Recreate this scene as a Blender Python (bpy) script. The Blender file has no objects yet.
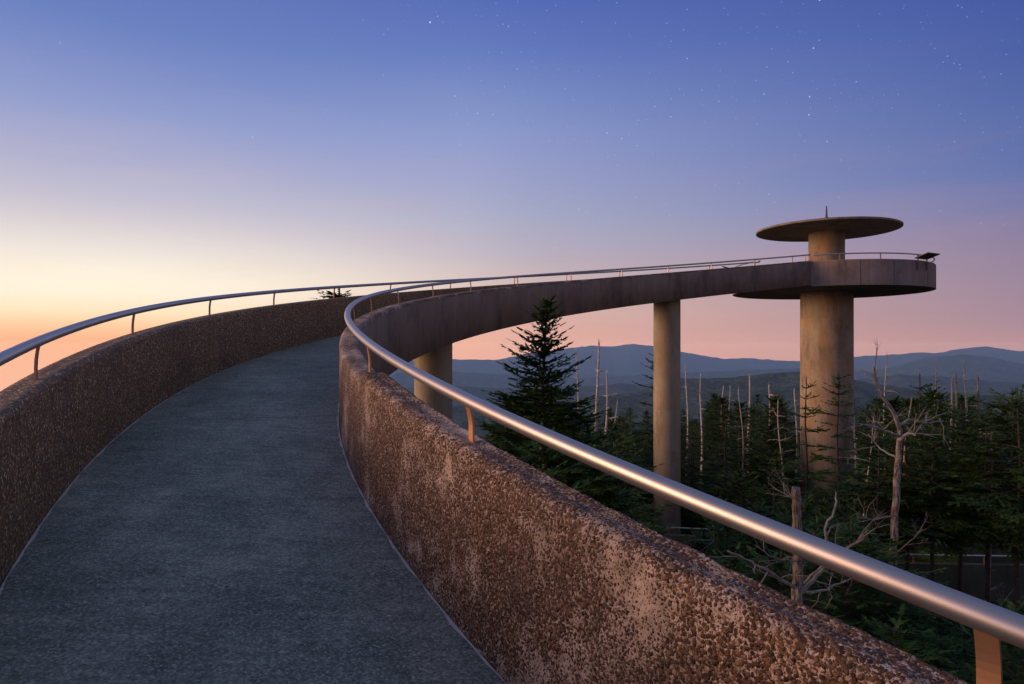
import bpy, math, random
import numpy as np
from mathutils import Vector, noise as mn

random.seed(7); rng = np.random.default_rng(7)
S_ = bpy.context.scene; COL = S_.collection
R = math.radians

# ------------------------------------------------------------------ helpers
def mesh_obj(name, verts, faces, mats, parent=None, smooth=False, fmat=None, loc=None):
    me = bpy.data.meshes.new(name)
    verts = np.asarray(verts, dtype=np.float64).reshape(-1, 3)
    if loc is not None: verts = verts - np.asarray(loc)
    if isinstance(faces, np.ndarray):
        n, k = faces.shape
        me.vertices.add(len(verts)); me.vertices.foreach_set('co', verts.astype(np.float32).ravel())
        me.loops.add(n*k); me.loops.foreach_set('vertex_index', faces.astype(np.int32).ravel())
        me.polygons.add(n); me.polygons.foreach_set('loop_start', np.arange(0, n*k, k, dtype=np.int32))
        try: me.polygons.foreach_set('loop_total', np.full(n, k, dtype=np.int32))
        except Exception: pass
        me.update(calc_edges=True); me.validate()
    else:
        me.from_pydata([tuple(v) for v in verts], [], faces)
    for m in (mats if isinstance(mats, (list, tuple)) else [mats]): me.materials.append(m)
    if fmat is not None: me.polygons.foreach_set('material_index', np.asarray(fmat, dtype=np.int32))
    if smooth is True: me.polygons.foreach_set('use_smooth', np.ones(len(me.polygons), dtype=bool))
    elif smooth is not False: me.polygons.foreach_set('use_smooth', np.asarray(smooth, dtype=bool))
    me.update()
    o = bpy.data.objects.new(name, me); COL.objects.link(o)
    if loc is not None: o.location = loc
    if parent is not None:
        o.parent = parent
        o.location = Vector(o.location) - Vector(parent['_w']) if '_w' in parent else o.location
        o['_w'] = tuple(Vector(parent['_w']) + o.location) if '_w' in parent else (0, 0, 0)
    else: o['_w'] = tuple(o.location)
    return o

def thing(name, label, cat, loc=(0, 0, 0), group=None):
    o = bpy.data.objects.new(name, None); COL.objects.link(o); o.location = loc
    o.empty_display_size = .2
    o['label'] = label; o['category'] = cat; o['_w'] = tuple(loc)
    if group: o['group'] = group
    return o

def tag(o, label=None, cat=None, group=None, kind=None):
    if label: o['label'] = label
    if cat: o['category'] = cat
    if group: o['group'] = group
    if kind: o['kind'] = kind
    return o

def grid_faces(n, m, wrap=False):
    """n rows of m points; wrap closes each row"""
    i = np.arange(n-1)[:, None]; mm = m if wrap else m-1
    j = np.arange(mm)[None, :]; j2 = (j+1) % m
    return np.stack([(i*m+j)+0*j2, i*m+j2, (i+1)*m+j2, (i+1)*m+j+0*j2], -1).reshape(-1, 4)

def tube(pts, rad, seg=8, cap=True):
    pts = np.asarray(pts, float); n = len(pts)
    rad = np.full(n, rad) if np.isscalar(rad) else np.asarray(rad, float)
    t = np.gradient(pts, axis=0); t /= np.linalg.norm(t, axis=1)[:, None]+1e-12
    up = np.array([0, 0, 1.]) if abs(t[0][2]) < .8 else np.array([1., 0, 0])
    V = []
    for i in range(n):
        a = np.cross(t[i], up); a /= np.linalg.norm(a)+1e-12; b = np.cross(a, t[i]); up = b
        an = np.arange(seg)/seg*2*np.pi
        V.append(pts[i]+rad[i]*(np.cos(an)[:, None]*a+np.sin(an)[:, None]*b))
    V = np.concatenate(V); F = [tuple(f) for f in grid_faces(n, seg, True)]
    if cap: F += [tuple(range(seg))[::-1], tuple(range((n-1)*seg, n*seg))]
    return V, F

def lathe(prof, seg, center, cap=True):
    """prof: (r, z) rows"""
    an = np.arange(seg)/seg*2*np.pi; V = []
    for r, z in prof: V.append(np.stack([center[0]+r*np.cos(an), center[1]+r*np.sin(an), np.full(seg, z)], 1))
    V = np.concatenate(V); n = len(prof)
    F = [tuple(f) for f in grid_faces(n, seg, True)]
    if cap: F += [tuple(range(seg))[::-1], tuple(range((n-1)*seg, n*seg))]
    return V, F

def join(parts):
    V, F, o = [], [], 0
    for v, f in parts:
        V.append(np.asarray(v)); F += [tuple(int(i)+o for i in q) for q in f]; o += len(v)
    return np.concatenate(V), F

def box(c, d, rot=0.0, tilt=None):
    x, y, z = [k/2 for k in d]
    v = np.array([(a, b, e) for a in (-x, x) for b in (-y, y) for e in (-z, z)])
    f = [(0, 1, 3, 2), (4, 6, 7, 5), (0, 4, 5, 1), (2, 3, 7, 6), (0, 2, 6, 4), (1, 5, 7, 3)]
    if tilt:
        c_, s_ = math.cos(tilt), math.sin(tilt); v = np.stack([v[:, 0], c_*v[:, 1]-s_*v[:, 2], s_*v[:, 1]+c_*v[:, 2]], 1)
    c_, s_ = math.cos(rot), math.sin(rot)
    v = np.stack([c_*v[:, 0]-s_*v[:, 1], s_*v[:, 0]+c_*v[:, 1], v[:, 2]], 1)
    return v+np.array(c), f

# ------------------------------------------------------------------ materials
class NT:
    def __init__(s, name, world=False):
        if world: s.m = bpy.data.worlds.new(name)
        else: s.m = bpy.data.materials.new(name)
        s.m.use_nodes = True; s.t = s.m.node_tree; s.t.nodes.clear()
    def n(s, typ, **kw):
        nd = s.t.nodes.new(typ)
        for k, v in kw.items():
            if k.startswith('i_'):
                key = k[2:]; key = int(key) if key.isdigit() else key.replace('_', ' ')
                s.set(nd.inputs[key], v)
            else: setattr(nd, k, v)
        return nd
    def set(s, inp, v):
        if isinstance(v, bpy.types.NodeSocket): s.t.links.new(v, inp)
        elif isinstance(v, bpy.types.Node): s.t.links.new(v.outputs[0], inp)
        else: inp.default_value = v
    def math(s, op, a, b=0.0, c=None, clamp=False):
        nd = s.t.nodes.new('ShaderNodeMath'); nd.operation = op; nd.use_clamp = clamp
        s.set(nd.inputs[0], a); s.set(nd.inputs[1], b)
        if c is not None: s.set(nd.inputs[2], c)
        return nd.outputs[0]
    def mix(s, f, a, b, typ='MIX'):
        nd = s.t.nodes.new('ShaderNodeMix'); nd.data_type = 'RGBA'; nd.blend_type = typ
        s.set(nd.inputs[0], f); s.set(nd.inputs[6], a); s.set(nd.inputs[7], b)
        return nd.outputs[2]
    def ramp(s, f, stops, interp='LINEAR'):
        nd = s.t.nodes.new('ShaderNodeValToRGB'); cr = nd.color_ramp; cr.interpolation = interp
        while len(cr.elements) > 1: cr.elements.remove(cr.elements[-1])
        cr.elements[0].position = stops[0][0]; cr.elements[0].color = c4(stops[0][1])
        for p, c in stops[1:]:
            e = cr.elements.new(p); e.color = c4(c)
        s.set(nd.inputs[0], f); return nd.outputs[0]
    def noise(s, vec, scale, detail=4, rough=.55, out=0):
        nd = s.t.nodes.new('ShaderNodeTexNoise'); s.set(nd.inputs['Vector'], vec)
        nd.inputs['Scale'].default_value = scale; nd.inputs['Detail'].default_value = detail; nd.inputs['Roughness'].default_value = rough
        return nd.outputs[out]
    def mapping(s, vec, scale=(1, 1, 1), loc=(0, 0, 0)):
        nd = s.t.nodes.new('ShaderNodeMapping'); s.set(nd.inputs[0], vec); nd.inputs['Scale'].default_value = scale; nd.inputs['Location'].default_value = loc
        return nd.outputs[0]
    def coord(s, k='Object'): return s.n('ShaderNodeTexCoord').outputs[k]
    def bump(s, h, strength, dist):
        nd = s.t.nodes.new('ShaderNodeBump'); s.set(nd.inputs['Height'], h); nd.inputs['Strength'].default_value = strength; nd.inputs['Distance'].default_value = dist
        return nd.outputs[0]
    def surf(s, col, rough=.8, bump=None, metal=0., spec=.5, **kw):
        b = s.n('ShaderNodeBsdfPrincipled'); s.set(b.inputs['Base Color'], col if isinstance(col, bpy.types.NodeSocket) else c4(col))
        s.set(b.inputs['Roughness'], rough); b.inputs['Metallic'].default_value = metal; b.inputs['Specular IOR Level'].default_value = spec
        if bump is not None: s.set(b.inputs['Normal'], bump)
        for k, v in kw.items(): s.set(b.inputs[k.replace('_', ' ')], v)
        o = s.n('ShaderNodeOutputMaterial'); s.t.links.new(b.outputs[0], o.inputs['Surface']); s.out = o
        return s.m

def c4(c): return (c[0], c[1], c[2], 1.0)
def lin(r, g, b):
    f = lambda v: (v/255/12.92) if v/255 <= .04045 else ((v/255+.055)/1.055)**2.4
    return (f(r), f(g), f(b))

def aggregate(name, displace, cover=0.0, tone=1.0, size=98, lift=(1.12, .93, .85)):
    s = NT(name); co = s.coord()
    wob = s.noise(co, 60, 2, .5, 1)
    vec = s.n('ShaderNodeVectorMath', operation='ADD'); s.set(vec.inputs[0], co)
    w2 = s.n('ShaderNodeVectorMath', operation='SCALE'); s.set(w2.inputs[0], wob); w2.inputs['Scale'].default_value = .010
    s.set(vec.inputs[1], w2.outputs[0]); v = vec.outputs[0]
    vo = s.n('ShaderNodeTexVoronoi', feature='F1'); s.set(vo.inputs['Vector'], v); vo.inputs['Scale'].default_value = size
    vo2 = s.n('ShaderNodeTexVoronoi', feature='F1'); s.set(vo2.inputs['Vector'], v); vo2.inputs['Scale'].default_value = 200
    # worn patches where the mortar skin still covers the pebbles
    patch = s.noise(co, 2.3, 6, .66)
    streak = s.noise(s.mapping(co, (3.2, 3.2, 2)), 2.6, 5, .68)
    pm = s.math('ADD', s.math('MULTIPLY', patch, .7), s.math('MULTIPLY', streak, .3))
    rad = s.math('SUBTRACT', .82, s.math('MULTIPLY', s.math('SUBTRACT', pm, .46+cover), 3.3))
    rad = s.math('MAXIMUM', s.math('MINIMUM', rad, .74), .16)
    peb = s.math('SMOOTH_MIN', 1.0, s.math('MULTIPLY', s.math('SUBTRACT', rad, vo.outputs['Distance']), 7.0), .1)
    peb = s.math('MAXIMUM', peb, 0.0)
    peb2 = s.math('MULTIPLY', s.math('SUBTRACT', s.math('MULTIPLY', rad, .78), vo2.outputs['Distance']), 5, clamp=True)
    sep = s.n('ShaderNodeSeparateColor'); s.set(sep.inputs[0], vo.outputs['Color'])
    sep2 = s.n('ShaderNodeSeparateColor'); s.set(sep2.inputs[0], vo2.outputs['Color'])
    stops = [(0, (.028, .015, .007)), (.25, (.065, .034, .013)), (.45, (.11, .06, .022)), (.62, (.17, .10, .04)), (.75, (.04, .026, .014)), (.86, (.24, .16, .075)), (.94, (.34, .28, .2)), (1, (.6, .54, .44))]
    stops = [(a, tuple(min(k*l_, .8) for k, l_ in zip(c, lift))) for a, c in stops]
    pc = s.ramp(sep.outputs[0], stops); pc2 = s.ramp(sep2.outputs[1], stops)
    mort = s.ramp(s.noise(co, 14, 5, .65), [(.3, (.30*tone, .235*tone, .16*tone)), (.55, (.58*tone, .45*tone, .35*tone)), (.75, (.76*tone, .61*tone, .49*tone))])
    grime = s.noise(co, 1.1, 4, .6)
    col = s.mix(peb2, mort, pc2); col = s.mix(s.math('MINIMUM', peb, 1.0), col, pc)
    col = s.mix(s.ramp(grime, [(.5, (0, 0, 0)), (.72, (.5, .5, .5))]), col, (.05, .04, .035, 1))
    dome = s.math('SQRT', s.math('MAXIMUM', s.math('SUBTRACT', 1.0, s.math('POWER', s.math('DIVIDE', vo.outputs['Distance'], .75), 2.0)), 0.0))
    h = s.math('MULTIPLY', s.math('MINIMUM', peb, 1.0), s.math('MULTIPLY', dome, s.math('ADD', .5, sep.outputs[2])))
    h = s.math('ADD', h, s.math('MULTIPLY', peb2, .3))
    h = s.math('ADD', h, s.math('MULTIPLY', s.noise(co, 220, 3, .6), .25))
    nrm = s.bump(h, 1.0, .0045)
    rough = s.math('SUBTRACT', .85, s.math('MULTIPLY', s.math('MINIMUM', peb, 1.0), .25))
    if displace:
        # real relief: the pebbles stand out of the mortar and the edge is uneven
        m = s.surf(col, rough, s.bump(s.math('ADD', h, 0), .7, .003))
        hh = s.math('ADD', s.math('MULTIPLY', h, .0030), s.math('MULTIPLY', s.math('SUBTRACT', s.noise(co, 9, 4, .6), .5), .022))
        d = s.n('ShaderNodeDisplacement'); s.set(d.inputs['Height'], hh); d.inputs['Midlevel'].default_value = 0; d.inputs['Scale'].default_value = 1
        s.t.links.new(d.outputs[0], s.out.inputs['Displacement']); m.displacement_method = 'BOTH'
    else: m = s.surf(col, rough, nrm)
    return m

def concrete(name, dark, light, warm=(.34, .25, .16), streaks=True, scale=1.0, stain=.5):
    s = NT(name); co = s.coord()
    big = s.noise(co, .9*scale, 6, .6)
    st = s.noise(s.mapping(co, (5, 5, .5)), 1.2*scale, 5, .65)
    fine = s.noise(co, 38, 4, .6)
    f = s.math('ADD', s.math('MULTIPLY', big, .55), s.math('MULTIPLY', st, .45 if streaks else .1))
    col = s.ramp(f, [(.3, dark), (.62, light)])
    w = s.ramp(s.noise(s.mapping(co, (1.6, 1.6, .55)), 1.7*scale, 5, .6), [(.46, (0, 0, 0)), (.62, (1, 1, 1))])
    col = s.mix(s.math('MULTIPLY', w, stain), col, c4(warm))
    blot = s.ramp(s.noise(s.mapping(co, (1.2, 1.2, .5), (3, 1, 7)), 1.3*scale, 6, .68), [(.50, (0, 0, 0)), (.66, (1, 1, 1))])
    col = s.mix(s.math('MULTIPLY', blot, .7), col, c4([k*.5 for k in dark]))
    col = s.mix(s.ramp(fine, [(.3, (.45, .45, .45)), (.7, (0, 0, 0))]), col, c4([k*.55 for k in dark]))
    # small pale lime spots and pits
    spot = s.ramp(s.noise(co, 2.6, 6, .7), [(.70, (0, 0, 0)), (.76, (1, 1, 1))])
    col = s.mix(s.math('MULTIPLY', spot, .35), col, (.5, .45, .42, 1))
    board = s.math('PINGPONG', s.n('ShaderNodeSeparateXYZ', i_0=co).outputs[2], .15)
    h = s.math('ADD', s.math('MULTIPLY', fine, .5), s.math('MULTIPLY', st, .8))
    return s.surf(col, .88, s.bump(h, .6, .012))

def floor_mat():
    s = NT('walkway_concrete'); co = s.coord()
    a = s.noise(co, .8, 5, .6); b = s.noise(co, 5, 6, .65); f = s.noise(co, 160, 3, .7); g = s.noise(co, 45, 4, .7)
    brush = s.noise(s.mapping(co, (2, 14, 2)), 1.6, 5, .65)
    k = s.math('ADD', s.math('ADD', s.math('MULTIPLY', a, .3), s.math('MULTIPLY', b, .25)), s.math('ADD', s.math('MULTIPLY', g, .20), s.math('MULTIPLY', brush, .25)))
    col = s.ramp(k, [(.41, (.085, .115, .095)), (.5, (.21, .24, .20)), (.58, (.42, .43, .36))])
    grit = s.n('ShaderNodeTexVoronoi', feature='F1'); s.set(grit.inputs['Vector'], co); grit.inputs['Scale'].default_value = 115
    gs = s.n('ShaderNodeSeparateColor'); s.set(gs.inputs[0], grit.outputs['Color'])
    col = s.mix(.40, col, s.ramp(gs.outputs[0], [(0, (.04, .05, .045)), (.3, (.12, .135, .12)), (.6, (.28, .30, .27)), (.9, (.5, .52, .46)), (1, (.85, .85, .76))]))
    pit = s.ramp(s.noise(co, 22, 2, .5), [(.24, (1, 1, 1)), (.29, (0, 0, 0))])
    col = s.mix(s.math('MULTIPLY', pit, .7), col, (.03, .035, .04, 1))
    h = s.math('ADD', s.math('MULTIPLY', f, .6), s.math('MULTIPLY', gs.outputs[0], 2.2))
    h = s.math('ADD', h, s.math('MULTIPLY', b, 2.0))
    return s.surf(col, .82, s.bump(h, .8, .004))

def metal(name, col, rough, bumpy=.2, aniso=0):
    s = NT(name); co = s.coord()
    n1 = s.noise(co, 30, 4, .6); n2 = s.noise(co, 3, 4, .6)
    r = s.math('ADD', rough-.06, s.math('MULTIPLY', s.math('ADD', n1, n2), .06))
    c = s.mix(n2, c4([k*.85 for k in col]), c4(col))
    return s.surf(c, r, s.bump(n1, bumpy, .0004), metal=1.0)

def plain(name, c1, c2, scale=8, rough=.8, bumpd=.01, spec=.5):
    s = NT(name); co = s.coord(); n1 = s.noise(co, scale, 5, .6)
    return s.surf(s.mix(s.ramp(n1, [(.3, (0, 0, 0)), (.7, (1, 1, 1))]), c4(c1), c4(c2)), rough, s.bump(n1, .6, bumpd), spec=spec)

def foliage(name, c1, c2, tip):  # tip: yellow-green of lit tips put into the colour, scattered by noise
    s = NT(name); co = s.coord()
    oi = s.n('ShaderNodeObjectInfo'); geo = s.n('ShaderNodeNewGeometry')
    n1 = s.noise(co, 1.3, 3, .6); isl = geo.outputs['Random Per Island']
    k = s.math('ADD', s.math('MULTIPLY', n1, .6), s.math('MULTIPLY', isl, .4))
    col = s.ramp(k, [(.3, c1), (.6, c2), (.82, tip)])
    hs = s.n('ShaderNodeHueSaturation'); s.set(hs.inputs['Color'], col)
    s.set(hs.inputs['Value'], s.math('ADD', .75, s.math('MULTIPLY', oi.outputs['Random'], .5)))
    s.set(hs.inputs['Hue'], s.math('ADD', .485, s.math('MULTIPLY', oi.outputs['Random'], .03)))
    return s.surf(hs.outputs[0], .75, spec=.12)

M = {}
M['agg_relief'] = aggregate('exposed_aggregate_relief', True)
M['agg'] = aggregate('exposed_aggregate', False)
M['agg_dark'] = aggregate('exposed_aggregate_dark_mortar', False, .10, .62, 78, (1.9, 1.6, 1.1))  # fewer mortar patches, darker mortar, coarser and paler pebbles
M['fascia'] = concrete('board_formed_concrete', (.20, .16, .14), (.40, .32, .27), (.32, .21, .14), stain=.4)
M['pillar'] = concrete('pillar_concrete', (.26, .23, .165), (.46, .41, .30), (.42, .27, .11), stain=.5)
M['tower'] = concrete('tower_concrete', (.25, .21, .15), (.47, .40, .28), (.44, .22, .06), stain=.65)
M['roof'] = concrete('roof_concrete', (.17, .155, .12), (.34, .30, .22), (.44, .26, .08), stain=.5)
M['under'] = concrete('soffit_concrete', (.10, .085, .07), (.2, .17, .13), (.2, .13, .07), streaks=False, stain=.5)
M['floor'] = floor_mat()
M['joint'] = plain('joint_sealant', (.40, .42, .40), (.66, .68, .64), 25, .7, .003)
M['dark_joint'] = plain('joint_gap', (.03, .03, .035), (.06, .06, .065), 25, .9, .002)
M['mossy'] = concrete('mossy_concrete', (.045, .055, .04), (.11, .12, .085), (.05, .07, .03), stain=.6)
M['rail'] = metal('brushed_rail_metal', (.50, .485, .485), .46)
M['bracket'] = metal('warm_lit_bracket_metal', (.66, .38, .22), .50)  # orange reflection of the warm glow put into the metal colour
M['dark_metal'] = plain('dark_painted_metal', (.03, .035, .035), (.07, .075, .07), 20, .5, .001)
M['panel_face'] = plain('panel_face', (.10, .12, .11), (.2, .19, .15), 6, .4, .0005)
M['bark'] = plain('fir_bark', (.035, .03, .024), (.10, .088, .07), 14, .9, .02)
M['dead'] = plain('weathered_dead_wood_shaded', (.15, .135, .12), (.42, .39, .35), 9, .85, .012)  # albedo lowered, putting the shade on nearer snags into the wood colour
def dead_bark():
    s = NT('peeling_dead_bark'); co = s.coord()
    a = s.noise(s.mapping(co, (3, 3, .5)), 14, 6, .7); b = s.noise(co, 5, 5, .65); c_ = s.noise(s.mapping(co, (1, 1, .25)), 60, 4, .7)
    col = s.ramp(a, [(.36, (.04, .032, .026)), (.46, (.18, .15, .12)), (.53, (.38, .33, .28)), (.68, (.60, .56, .50))])
    col = s.mix(s.ramp(b, [(.5, (0, 0, 0)), (.62, (.45, .45, .45))]), col, (.22, .12, .07, 1))
    return s.surf(col, .9, s.bump(s.math('ADD', a, s.math('MULTIPLY', c_, .5)), 1.0, .03), spec=.2)
M['dead_warm'] = dead_bark()
M['dead_pale'] = plain('bleached_dead_wood', (.26, .25, .23), (.56, .54, .50), 9, .85, .012)
M['needles'] = foliage('fir_needles', (.026, .060, .016), (.062, .125, .028), (.17, .21, .05))
M['shrub'] = foliage('undergrowth_leaves', (.012, .028, .010), (.028, .062, .018), (.07, .11, .03))

# ------------------------------------------------------------------ the ramp's curve
KN = [-3, 1, 4, 8, 15, 28, 60]; KK = [0.08387, 0.08343, 0.07278, 0.08441, 0.05307, 0.04863, 0.0486]
GN = [0, 5, 14, 40]; GG = [0.14676, 0.1432, 0.13203, 0.10396]
YAW, X0, W, EYE = -0.71185, 1.41745, 1.70713, 1.5
TW, HB = .1755, .285            # parapet thickness, depth of the slab edge below the floor
SS = np.arange(-6, 40.001, .02)
_k = np.interp(SS, KN, KK); _i0 = int(np.argmin(abs(SS)))
_th = np.concatenate([[0], np.cumsum((_k[1:]+_k[:-1])/2*.02)]); _th = _th-_th[_i0]+YAW
_x = np.concatenate([[0], np.cumsum((np.sin(_th[1:])+np.sin(_th[:-1]))/2*.02)])
_y = np.concatenate([[0], np.cumsum((np.cos(_th[1:])+np.cos(_th[:-1]))/2*.02)])
_x = _x-_x[_i0]+X0*math.cos(YAW); _y = _y-_y[_i0]-X0*math.sin(YAW)
_g = np.interp(SS, GN, GG); _z = np.concatenate([[0], np.cumsum((_g[1:]+_g[:-1])/2*.02)]); _z = _z-_z[_i0]-EYE
def fr(s):
    """point, right normal, heading at arc length s of the inner parapet's path face"""
    s = np.asarray(s, float); th = np.interp(s, SS, _th)
    return np.interp(s, SS, _x), np.interp(s, SS, _y), np.interp(s, SS, _z), np.cos(th), -np.sin(th), th
def at(s, o, dz):
    x, y, z, nx, ny, th = fr(s); return np.stack([x+nx*o, y+ny*o, z+dz+0*x], -1)
def sweep(section, s, wrap=True, caps=True):
    """section: (offset, dz) points; returns rows along s"""
    s = np.asarray(s, float); x, y, z, nx, ny, th = fr(s)
    sec = np.asarray(section, float)
    V = np.stack([x[:, None]+nx[:, None]*sec[None, :, 0], y[:, None]+ny[:, None]*sec[None, :, 0], z[:, None]+sec[None, :, 1]], -1).reshape(-1, 3)
    m = len(sec); F = [tuple(int(q) for q in f) for f in grid_faces(len(s), m, wrap)]
    if caps: F += [tuple(range(m))[::-1], tuple(range((len(s)-1)*m, len(s)*m))]
    return V, F

DC = np.array([14.08, 29.3]); DR = 4.04          # deck centre and radius
def end_s(o):
    for s in np.arange(20, 39, .02):
        p = at(s, o, 0)
        if math.hypot(p[0]-DC[0], p[1]-DC[1]) < DR+.0: return float(s)
    return 34.
S_IN = end_s(TW); S_OUT = end_s(-W-TW); S0 = -5.0

ramp = thing('observation_ramp', 'curving concrete ramp walkway rising round to the tower deck', 'ramp', tuple(at(3.0, -W/2, 0)*[1, 1, 0]+[0, 0, -9.6]))
RL = ramp['_w']

# floor slab
ss = np.arange(S0, S_IN+.9, .15)
V, F = sweep([(-W+.003, 0), (-.003, 0), (-.003, -HB+.004), (-W+.003, -HB+.004)], ss)
slab = mesh_obj('walkway_slab', V, F, M['floor'], ramp, loc=(RL))
# pale sealed joints along both walls, and cross joints
js = np.arange(S0, S_IN, .06)
wob = lambda s, k: .004*math.sin(s*7+k)+.004*math.sin(s*17.3+2*k)
for k, o0 in ((0, -.028), (1, -W+.005)):
    rows = []
    for s in js:
        w_ = max(.003, .010+.004*math.sin(s*23+k*5)+.004*math.sin(s*9.1))
        a = o0+wob(s, k)
        if k == 0: a0, a1 = -.005-w_*1.1, -.005
        else: a0, a1 = -W+.005, -W+.005+w_*1.1
        x, y, z, nx, ny, th = fr(s)
        rows += [(x+nx*a0, y+ny*a0, z+.004), (x+nx*a1, y+ny*a1, z+.004)]
    mesh_obj('joint', rows, grid_faces(len(js), 2), M['joint'], ramp, loc=RL)
for s0 in (5.9, 9.0, 12.2, 15.4, 18.6, 21.8, 25, 28.2, 31.4):
    o_ = np.linspace(-W+.03, -.03, 30); rows = []
    for q, o in enumerate(o_):
        w_ = .003+.0015*math.sin(q*2.3+s0); d = .004*math.sin(q*1.3+s0*3)
        rows += [tuple(at(s0+d-w_, o, .0035)), tuple(at(s0+d+w_, o, .0035))]
    mesh_obj('joint', rows, grid_faces(30, 2), M['dark_joint'], ramp, loc=RL)

def parapet_sec(side, H, fine=None):
    """closed section, path face first; side +1 inner wall, -1 outer wall"""
    r = .04; pts = [(0, -HB), (0, 0.0)]
    if fine: pts += [(0, h) for h in np.arange(fine, H-r, fine)]
    a_ = np.linspace(0, math.pi/2, 12 if fine else 6)
    pts += [(r-r*math.cos(a), H-r+r*math.sin(a)) for a in a_]
    tops = np.arange(r+(fine or .03), TW-.03, fine or .03)
    pts += [(t, H+.004*math.sin(t*50)) for t in tops]
    r2 = .025
    pts += [(TW-r2+r2*math.sin(a), H-r2-.004+r2*math.cos(a)) for a in np.linspace(0, math.pi/2, 6 if fine else 4)]
    n_rough = len(pts)
    pts += [(TW, H-.055)]
    n_rough = len(pts)
    pts += [(TW, -HB)]
    if side < 0: pts = [(-W-a, b) for a, b in pts]
    return pts, n_rough
def parapet(side, H, s, fine, m_in, label=None):
    sec, nr = parapet_sec(side, H, fine)
    V, F = sweep(sec, s)
    m = len(sec); fm = []
    for i in range(len(s)-1):
        fm += [0 if (j < nr-1) else 1 for j in range(m)]
    fm += [1, 1]
    if side < 0: F = [tuple(reversed(f)) for f in F]
    sm = [True]*(len(F)-2)+[False, False]
    ob = mesh_obj('parapet', V, F, [m_in, M['fascia']], ramp, smooth=sm, fmat=fm, loc=RL)
    if label: ob['label'] = label
    return ob
H_NEAR, H_FAR, H_OUT, S_STEP = .755, .70, .722, 3.93
parapet(1, H_NEAR, np.arange(-.35, S_STEP, .0056), .0062, M['agg_relief'], 'near pebbled parapet wall with pale mortar patches')
parapet(1, H_NEAR, np.arange(S0, -.35+.001, .05), None, M['agg'])
parapet(1, H_FAR, np.append(np.arange(S_STEP+.008, S_IN, .06), S_IN), None, M['agg'], 'far curving parapet with smooth dark outer face')
parapet(-1, H_OUT, np.append(np.arange(S0, S_OUT, .06), S_OUT), None, M['agg_dark'], 'outer pebbled parapet wall in shade')

# handrails with curved flat brackets
def handrail(o, zr, s, post_s, side, htop):
    P = at(s, o, zr); V, F = tube(P, .0285, 20)
    rail = mesh_obj('handrail', V, F, M['rail'], ramp, smooth=[True]*(len(F)-2)+[False]*2, loc=RL)
    for q in post_s:
        x, y, z, nx, ny, th = [float(k) for k in fr(q)]
        H_ = (H_NEAR if q < S_STEP else H_FAR) if side > 0 else H_OUT
        bo = .092 if side > 0 else -W-.087                      # where the bracket meets the wall top
        prof = []
        top, bot = zr-.022, H_-.03
        for t in np.linspace(0, 1, 12):
            u = math.sin(min(t/.55, 1)*math.pi/2)
            prof.append((o+(bo-o)*u, top+(bot-top)*t))
        hw, ht = .020, .0045; rows = []
        tx, ty = math.sin(th), math.cos(th)
        for i, (a, b) in enumerate(prof):
            for da, dt in ((-ht, -hw), (ht, -hw), (ht, hw), (-ht, hw)):
                rows.append((x+nx*(a+da)+tx*dt, y+ny*(a+da)+ty*dt, z+b))
        Fb = [tuple(int(k) for k in f) for f in grid_faces(len(prof), 4, True)]+[(3, 2, 1, 0), tuple(range(44, 48))]
        br = mesh_obj('bracket', rows, Fb, M['bracket'], rail, loc=(x+nx*bo, y+ny*bo, z+H_))
    return rail
RS = [-3.4, -1.5, .36, 2.3, 4.12, 5.6, 7.2, 8.7, 10.4, 12.3, 14.3, 16.8, 19.7, 22.5, 25.0, 27.3, 29.5, 31.4]
LS = [-3.6, -1.8, .1, 2.1, 4.1, 6.1, 8.1, 10, 12, 14.1, 16.6, 19.5, 22, 24.6, 27, 29, 31.2]
HR = .7227+.2098
handrail(.0743, HR, np.arange(S0, S_IN+.05, .08), RS, 1, 0)
handrail(-W-.0743, HR, np.arange(S0, S_OUT, .08), LS, -1, 0)

def ground_z(x, y): return float(terrain(np.array([x]), np.array([y]))[0])

# ------------------------------------------------------------------ terrain
FPX, YH = 658.2, 346.4
def crest(pts, dist):
    """skyline heights over azimuth for a ridge at this distance"""
    P = sorted(((math.atan((px-512)/FPX)), (YH-py)/FPX*dist*math.cos(math.atan((px-512)/FPX))) for px, py in pts)
    return np.array([p[0] for p in P]), np.array([p[1] for p in P])
RIDGES = [
 (17000, 2600, crest([(-900, 372), (-300, 368), (0, 364), (200, 362), (380, 361), (451, 359), (495, 360), (530, 353), (572, 347.8), (590, 345.7), (614, 346.4), (631, 343.7), (653, 346), (681, 351.7), (702, 355.5), (725, 359), (746, 357.8), (775, 360), (799, 361), (830, 360), (854, 357), (873, 355.5), (900, 354), (920, 351.8), (936, 353), (957, 349), (988, 345.8), (1010, 350), (1024, 351), (1200, 344), (2000, 356)], 17000), 25),
 (10500, 1500, crest([(-900, 385), (300, 376), (450, 371), (520, 375), (580, 378), (690, 372), (740, 370), (799, 368), (830, 369), (872, 372), (899, 365.5), (925, 357.6), (945, 354.8), (962, 353.7), (988, 355.5), (1005, 359), (1024, 364), (1150, 372), (2000, 366)], 10500), 22),
 (6200, 900, crest([(-900, 400), (300, 392), (450, 386), (520, 389), (590, 386), (605, 385), (620, 382.7), (636, 385), (700, 381), (760, 384), (860, 379), (900, 374), (950, 377), (1024, 383), (1300, 376), (2000, 380)], 6200), 14),
 (3000, 600, crest([(-900, 430), (300, 420), (480, 404), (560, 401), (640, 392), (681, 378), (729, 377), (771, 373), (799, 371), (825, 373), (872, 384), (930, 392), (1024, 396), (1300, 388), (2000, 395)], 3000), 9),
]
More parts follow.
